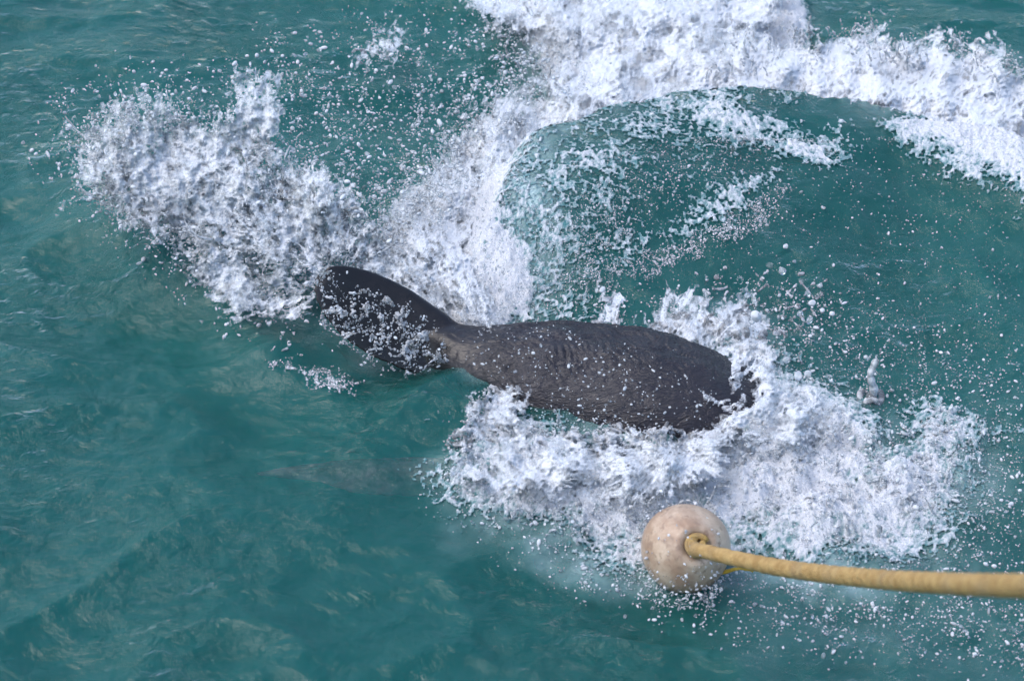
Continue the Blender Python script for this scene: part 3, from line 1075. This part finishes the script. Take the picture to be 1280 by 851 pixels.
q0 = np.vstack([scatter([(470, 340), (480, 290), (560, 200), (600, 160), (660, 130), (690, 120), (640, 165), (590, 230), (550, 330)], 420, 12, 1.0, None, 32),
                scatter([(600, 10), (720, 20), (700, 110), (650, 140)], 120, 12, 1.0, None, 33), scatter([(445, 70), (480, 40), (500, 70), (470, 90)], 30, 8, 1.0, None, 34)])
zs = lambda x, y: .08 + .05 * pn(x / 40, y / 40, 3.)
P1, R1 = strands(q0, np.full(len(q0), 2.2), 15, zs, .0048, 32, 1.2, .004)
liquid("splash", "spikes and threads of water along the outer edge of the wake", P1, R1)

# top right crest
CREST = FOAM[1][0]
q = scatter(CREST, 5000, 14, 1.3, None, 8)
Pc = surf(q[:, 0], q[:, 1]); Pc[:, 2] += rr_.exponential(.010, len(Pc))
q2 = np.vstack([scatter(FOAM[3][0], 6000, 16, 1.3, (24, .2), 9), scatter(FOAM[2][0], 4000, 16, 1.3, (24, .2), 10),
                scatter(FOAM[6][0], 4500, 24, 1.0, (14, .1), 21), scatter(FOAM[7][0], 3000, 12, 1.0, (16, .15), 22), scatter(FOAM[9][0], 1500, 8, 1.0, (16, .1), 24), scatter(FOAM[8][0], 2000, 20, 1.0, (20, .08), 23)])
P2 = surf(q2[:, 0], q2[:, 1], .002)
q3 = scatter([(650, 160), (900, 130), (1280, 230), (1290, 480), (980, 470), (700, 400)], 5000, 30, 1.0, None, 11)
P3 = surf(q3[:, 0], q3[:, 1], .002); P3[:, 2] += rr_.exponential(.03, len(P3)) * (rr_.uniform(size=len(P3)) < .3)
drops("spray", "white spray and drops over the dome and its breaking crest", np.vstack([Pc, P2, P3]),
      np.concatenate([radii(len(q), .0024, .45, .001, .009, 8), radii(len(q2), .0014, .4, .0008, .005, 9), radii(len(q3), .0010, .65, .0005, .006, 11)]))
q0 = scatter([(880, 100), (920, 20), (960, 40), (1090, 25), (1110, 60), (1240, 60), (1270, 90), (1000, 90)], 200, 10, 1.0, None, 35)
P1, R1 = strands(q0, np.full(len(q0), 1.8), 14, lambda x, y: .20 + .05 * pn(x / 40, y / 40, 3.), .0050, 35, 1.2, .004)
liquid("splash", "jagged lip of water thrown up along the breaking crest", P1, R1)

# right: around the shark's body
HEAD = FOAM[4][0]
q = scatter(HEAD, 9000, 16, 1.2, (22, .35), 12)
Ph = surf(q[:, 0], q[:, 1]); Ph[:, 2] += rr_.exponential(.010, len(Ph))
q2 = scatter([(560, 560), (700, 520), (900, 470), (760, 380), (930, 360), (1050, 380), (1290, 480), (1290, 840), (950, 800), (760, 740), (560, 640)], 17000, 40, 1.0, (26, .3), 13)
P2 = surf(q2[:, 0], q2[:, 1], .003); P2[:, 2] += rr_.exponential(.03, len(P2)) * (rr_.uniform(size=len(P2)) < .4)
drops("spray", "white spray boiling around the shark's body and over the water by the buoy", np.vstack([Ph, P2]),
      np.concatenate([radii(len(q), .0024, .5, .001, .009, 12), radii(len(q2), .0015, .6, .0007, .007, 13)]))
for k, (st, dz) in enumerate([(.70, .02), (.52, .07)]):
    air_sheet("splash", ["white sheet of water boiling up around the shark's front end", "thin torn veil of water washing over the shark's front end"][k],
              [([(800, 420), (850, 395), (935, 380), (960, 420), (985, 470), (1060, 510), (1000, 560), (930, 560), (900, 545), (925, 515), (890, 455)], 16, st),
               ([(868, 470), (905, 478), (945, 520), (930, 550), (860, 552), (885, 515)], 10, st * 1.15),
               ([(560, 600), (585, 520), (630, 480), (668, 478), (672, 512), (650, 548), (760, 548), (860, 540), (920, 530), (900, 600), (760, 620), (640, 610)], 14, st * .9),
               ([(740, 422), (748, 380), (760, 358), (768, 385), (780, 425)], 8, st)],
              lambda x, y, d=dz: .09 + d + .05 * pn(x / 35, y / 35, 3.), 30 + k, (840., 560.), 1.1)
air_sheet("splash", "jagged white lip of water standing along the breaking crest", [([(880, 112), (905, 60), (960, 50), (1020, 55), (1095, 22), (1120, 45), (1150, 55), (1190, 62), (1238, 45), (1250, 70), (1300, 95), (1300, 190), (1180, 160), (1080, 145), (980, 140), (900, 135)], 14, .72)],
          lambda x, y: .2 + .05 * pn(x / 35, y / 35, 5.), 40, (1000., 400.), 1.0)
zh = lambda x, y: .10 + .05 * pn(x / 40, y / 40, 6.) + .02 * pn(x / 12, y / 12, 6.)
q = np.vstack([scatter([(560, 560), (590, 505), (635, 476), (668, 475), (672, 505), (640, 535), (600, 560)], 9000, 8, 1.5, (15, .08), 14),
               scatter([(740, 420), (760, 360), (780, 420), (850, 400), (930, 380), (960, 420), (950, 470), (900, 480), (860, 440)], 12000, 10, 2., (30, .01), 15),
               scatter([(660, 540), (760, 530), (860, 530), (920, 500), (940, 540), (840, 570), (700, 570)], 9000, 8, 2., (30, .01), 16)])
P1 = air(q, zh, .004, 14); R1 = radii(len(q), .0036, .3, .0024, .008, 14)
q0 = np.vstack([scatter(HEAD, 420, 16, 1.0, None, 17), scatter([(830, 420), (930, 370), (1040, 370), (980, 470)], 110, 14, 1., None, 18)])
P2, R2 = strands(q0, RNG.uniform(0, 3.1, len(q0)), 14, lambda x, y: .06 + .05 * pn(x / 40, y / 40, 3.), .0046, 19, 1.6, .003)
liquid("splash", "glassy curls of water breaking against the shark's flank", np.vstack([P1, P2]), np.concatenate([R1, R2]), G_CLEAR)

# water breaking over the lower half of the tail fin
_m = np.array([(412, 334, .345), (585, 412, .14), (396, 380, .25), (498, 460, .06), (470, 400, .17), (428, 331, .34)])
_c = np.linalg.lstsq(np.c_[np.ones(len(_m)), _m[:, :2]], _m[:, 2], rcond=None)[0]
zf = lambda x, y: _c[0] + _c[1] * x + _c[2] * y + .05 + .015 * pn(x / 15, y / 15, 2.)
FINW = [(392, 340), (425, 345), (440, 365), (480, 368), (520, 385), (545, 420), (560, 455), (520, 470), (460, 450), (410, 415)]
q = scatter(FINW, 1700, 8, 1.4, (34, .0), 40)
P1 = air(q, zf, .004, 40); R1 = radii(len(q), .0038, .25, .0025, .008, 40)
q0 = scatter(FINW, 35, 8, 1.0, None, 41)
P2, R2 = strands(q0, np.full(len(q0), 3.6), 12, zf, .004, 41, 1.4)
liquid("splash", "glassy film of water breaking over the lower half of the tail fin", np.vstack([P1, P2]), np.concatenate([R1, R2]), G_CLEAR)
q1 = scatter(FINW, 700, 12, 1.0, (34, .1), 42)
q2 = scatter([(580, 420), (680, 410), (780, 440), (890, 490), (860, 530), (700, 530), (600, 470)], 420, 6, 1.0, None, 43)
zb = lambda x, y: .30 + 0 * x
q3 = scatter([(790, 670), (815, 655), (850, 715), (905, 730), (880, 760), (810, 750)], 1600, 12, 1.0, None, 44)
P3 = surf(q3[:, 0], q3[:, 1], .004); P3[:, 2] += rr_.exponential(.05, len(P3))
drops("spray", "fine drops flying over the shark's back and tail fin and past the buoy", np.vstack([air(q1, zf, .02, 42), air(q2, zb, .03, 43), P3]),
      np.concatenate([radii(len(q1), .0018, .5, .0009, .006, 42), radii(len(q2), .0018, .5, .0009, .007, 43), radii(len(q3), .0020, .5, .0009, .006, 44)]))


# single large drops and the little column of water, right of the shark
def drop_mesh(seed):
    r = np.random.default_rng(seed)
    bm = bmesh.new()
    bmesh.ops.create_icosphere(bm, subdivisions=3, radius=1.0)
    for v in bm.verts:
        c = np.array(v.co)
        k = 1 + .16 * float(pn(*(c * 1.3 + seed * 3.1)))
        v.co = v.co * k
    me = bpy.data.meshes.new("water_drop")
    bm.to_mesh(me); bm.free()
    me.polygons.foreach_set("use_smooth", np.ones(len(me.polygons), bool))
    me.materials.append(M_DROP)
    return me


DM = [drop_mesh(i) for i in range(5)]
for i, (x, y, r) in enumerate([(957, 300, 4), (982, 308, 4), (962, 332, 5.5), (978, 339, 6.5), (993, 327, 3), (1002, 351, 4), (1010, 367, 5), (1015, 379, 5.5), (1025, 357, 3.5), (934, 370, 5.5),
                               (983, 450, 6), (998, 470, 7), (1010, 467, 6), (927, 386, 7), (945, 395, 8), (940, 402, 5), (1000, 392, 5), (1012, 400, 5), (1028, 388, 4), (1040, 392, 4), (753, 362, 5), (757, 375, 5), (1082, 446, 3)]):
    o = bpy.data.objects.new("water_drop", DM[i % 5])
    COL.objects.link(o)
    o.location = A(x, y, .16 + .05 * math.sin(i * 2.3))
    o.scale = np.array([1, 1, 1 + .4 * (i % 3) / 2]) * r * .0020
    o.rotation_euler = (i * 1.1, i * .7, i * 2.1)
    tag(o, "large clear drop in the air over the open water beside the shark's back", "drop", "large drops in the air beside the shark")
P, R = [], []
b0 = surf(np.array([1088.]), np.array([500.]), -.01)[0]
for k, t in enumerate(np.linspace(0, 1, 40)):
    P.append(b0 + np.array([.008 * math.sin(t * 7), .004 * math.cos(t * 5), .15 * t])); R.append(.016 - .006 * t + .0015 * math.sin(t * 26) + .004 * math.exp(-((t - .93) / .06) ** 2))
for k in range(30):
    a = k / 30 * 6.28
    P.append(b0 + np.array([.035 * math.cos(a), .03 * math.sin(a), .012 + .01 * math.sin(3 * a)])); R.append(.011)
liquid("water_column", "short clear column of water standing up from the surface right of the shark", P, R, G_CLEAR)
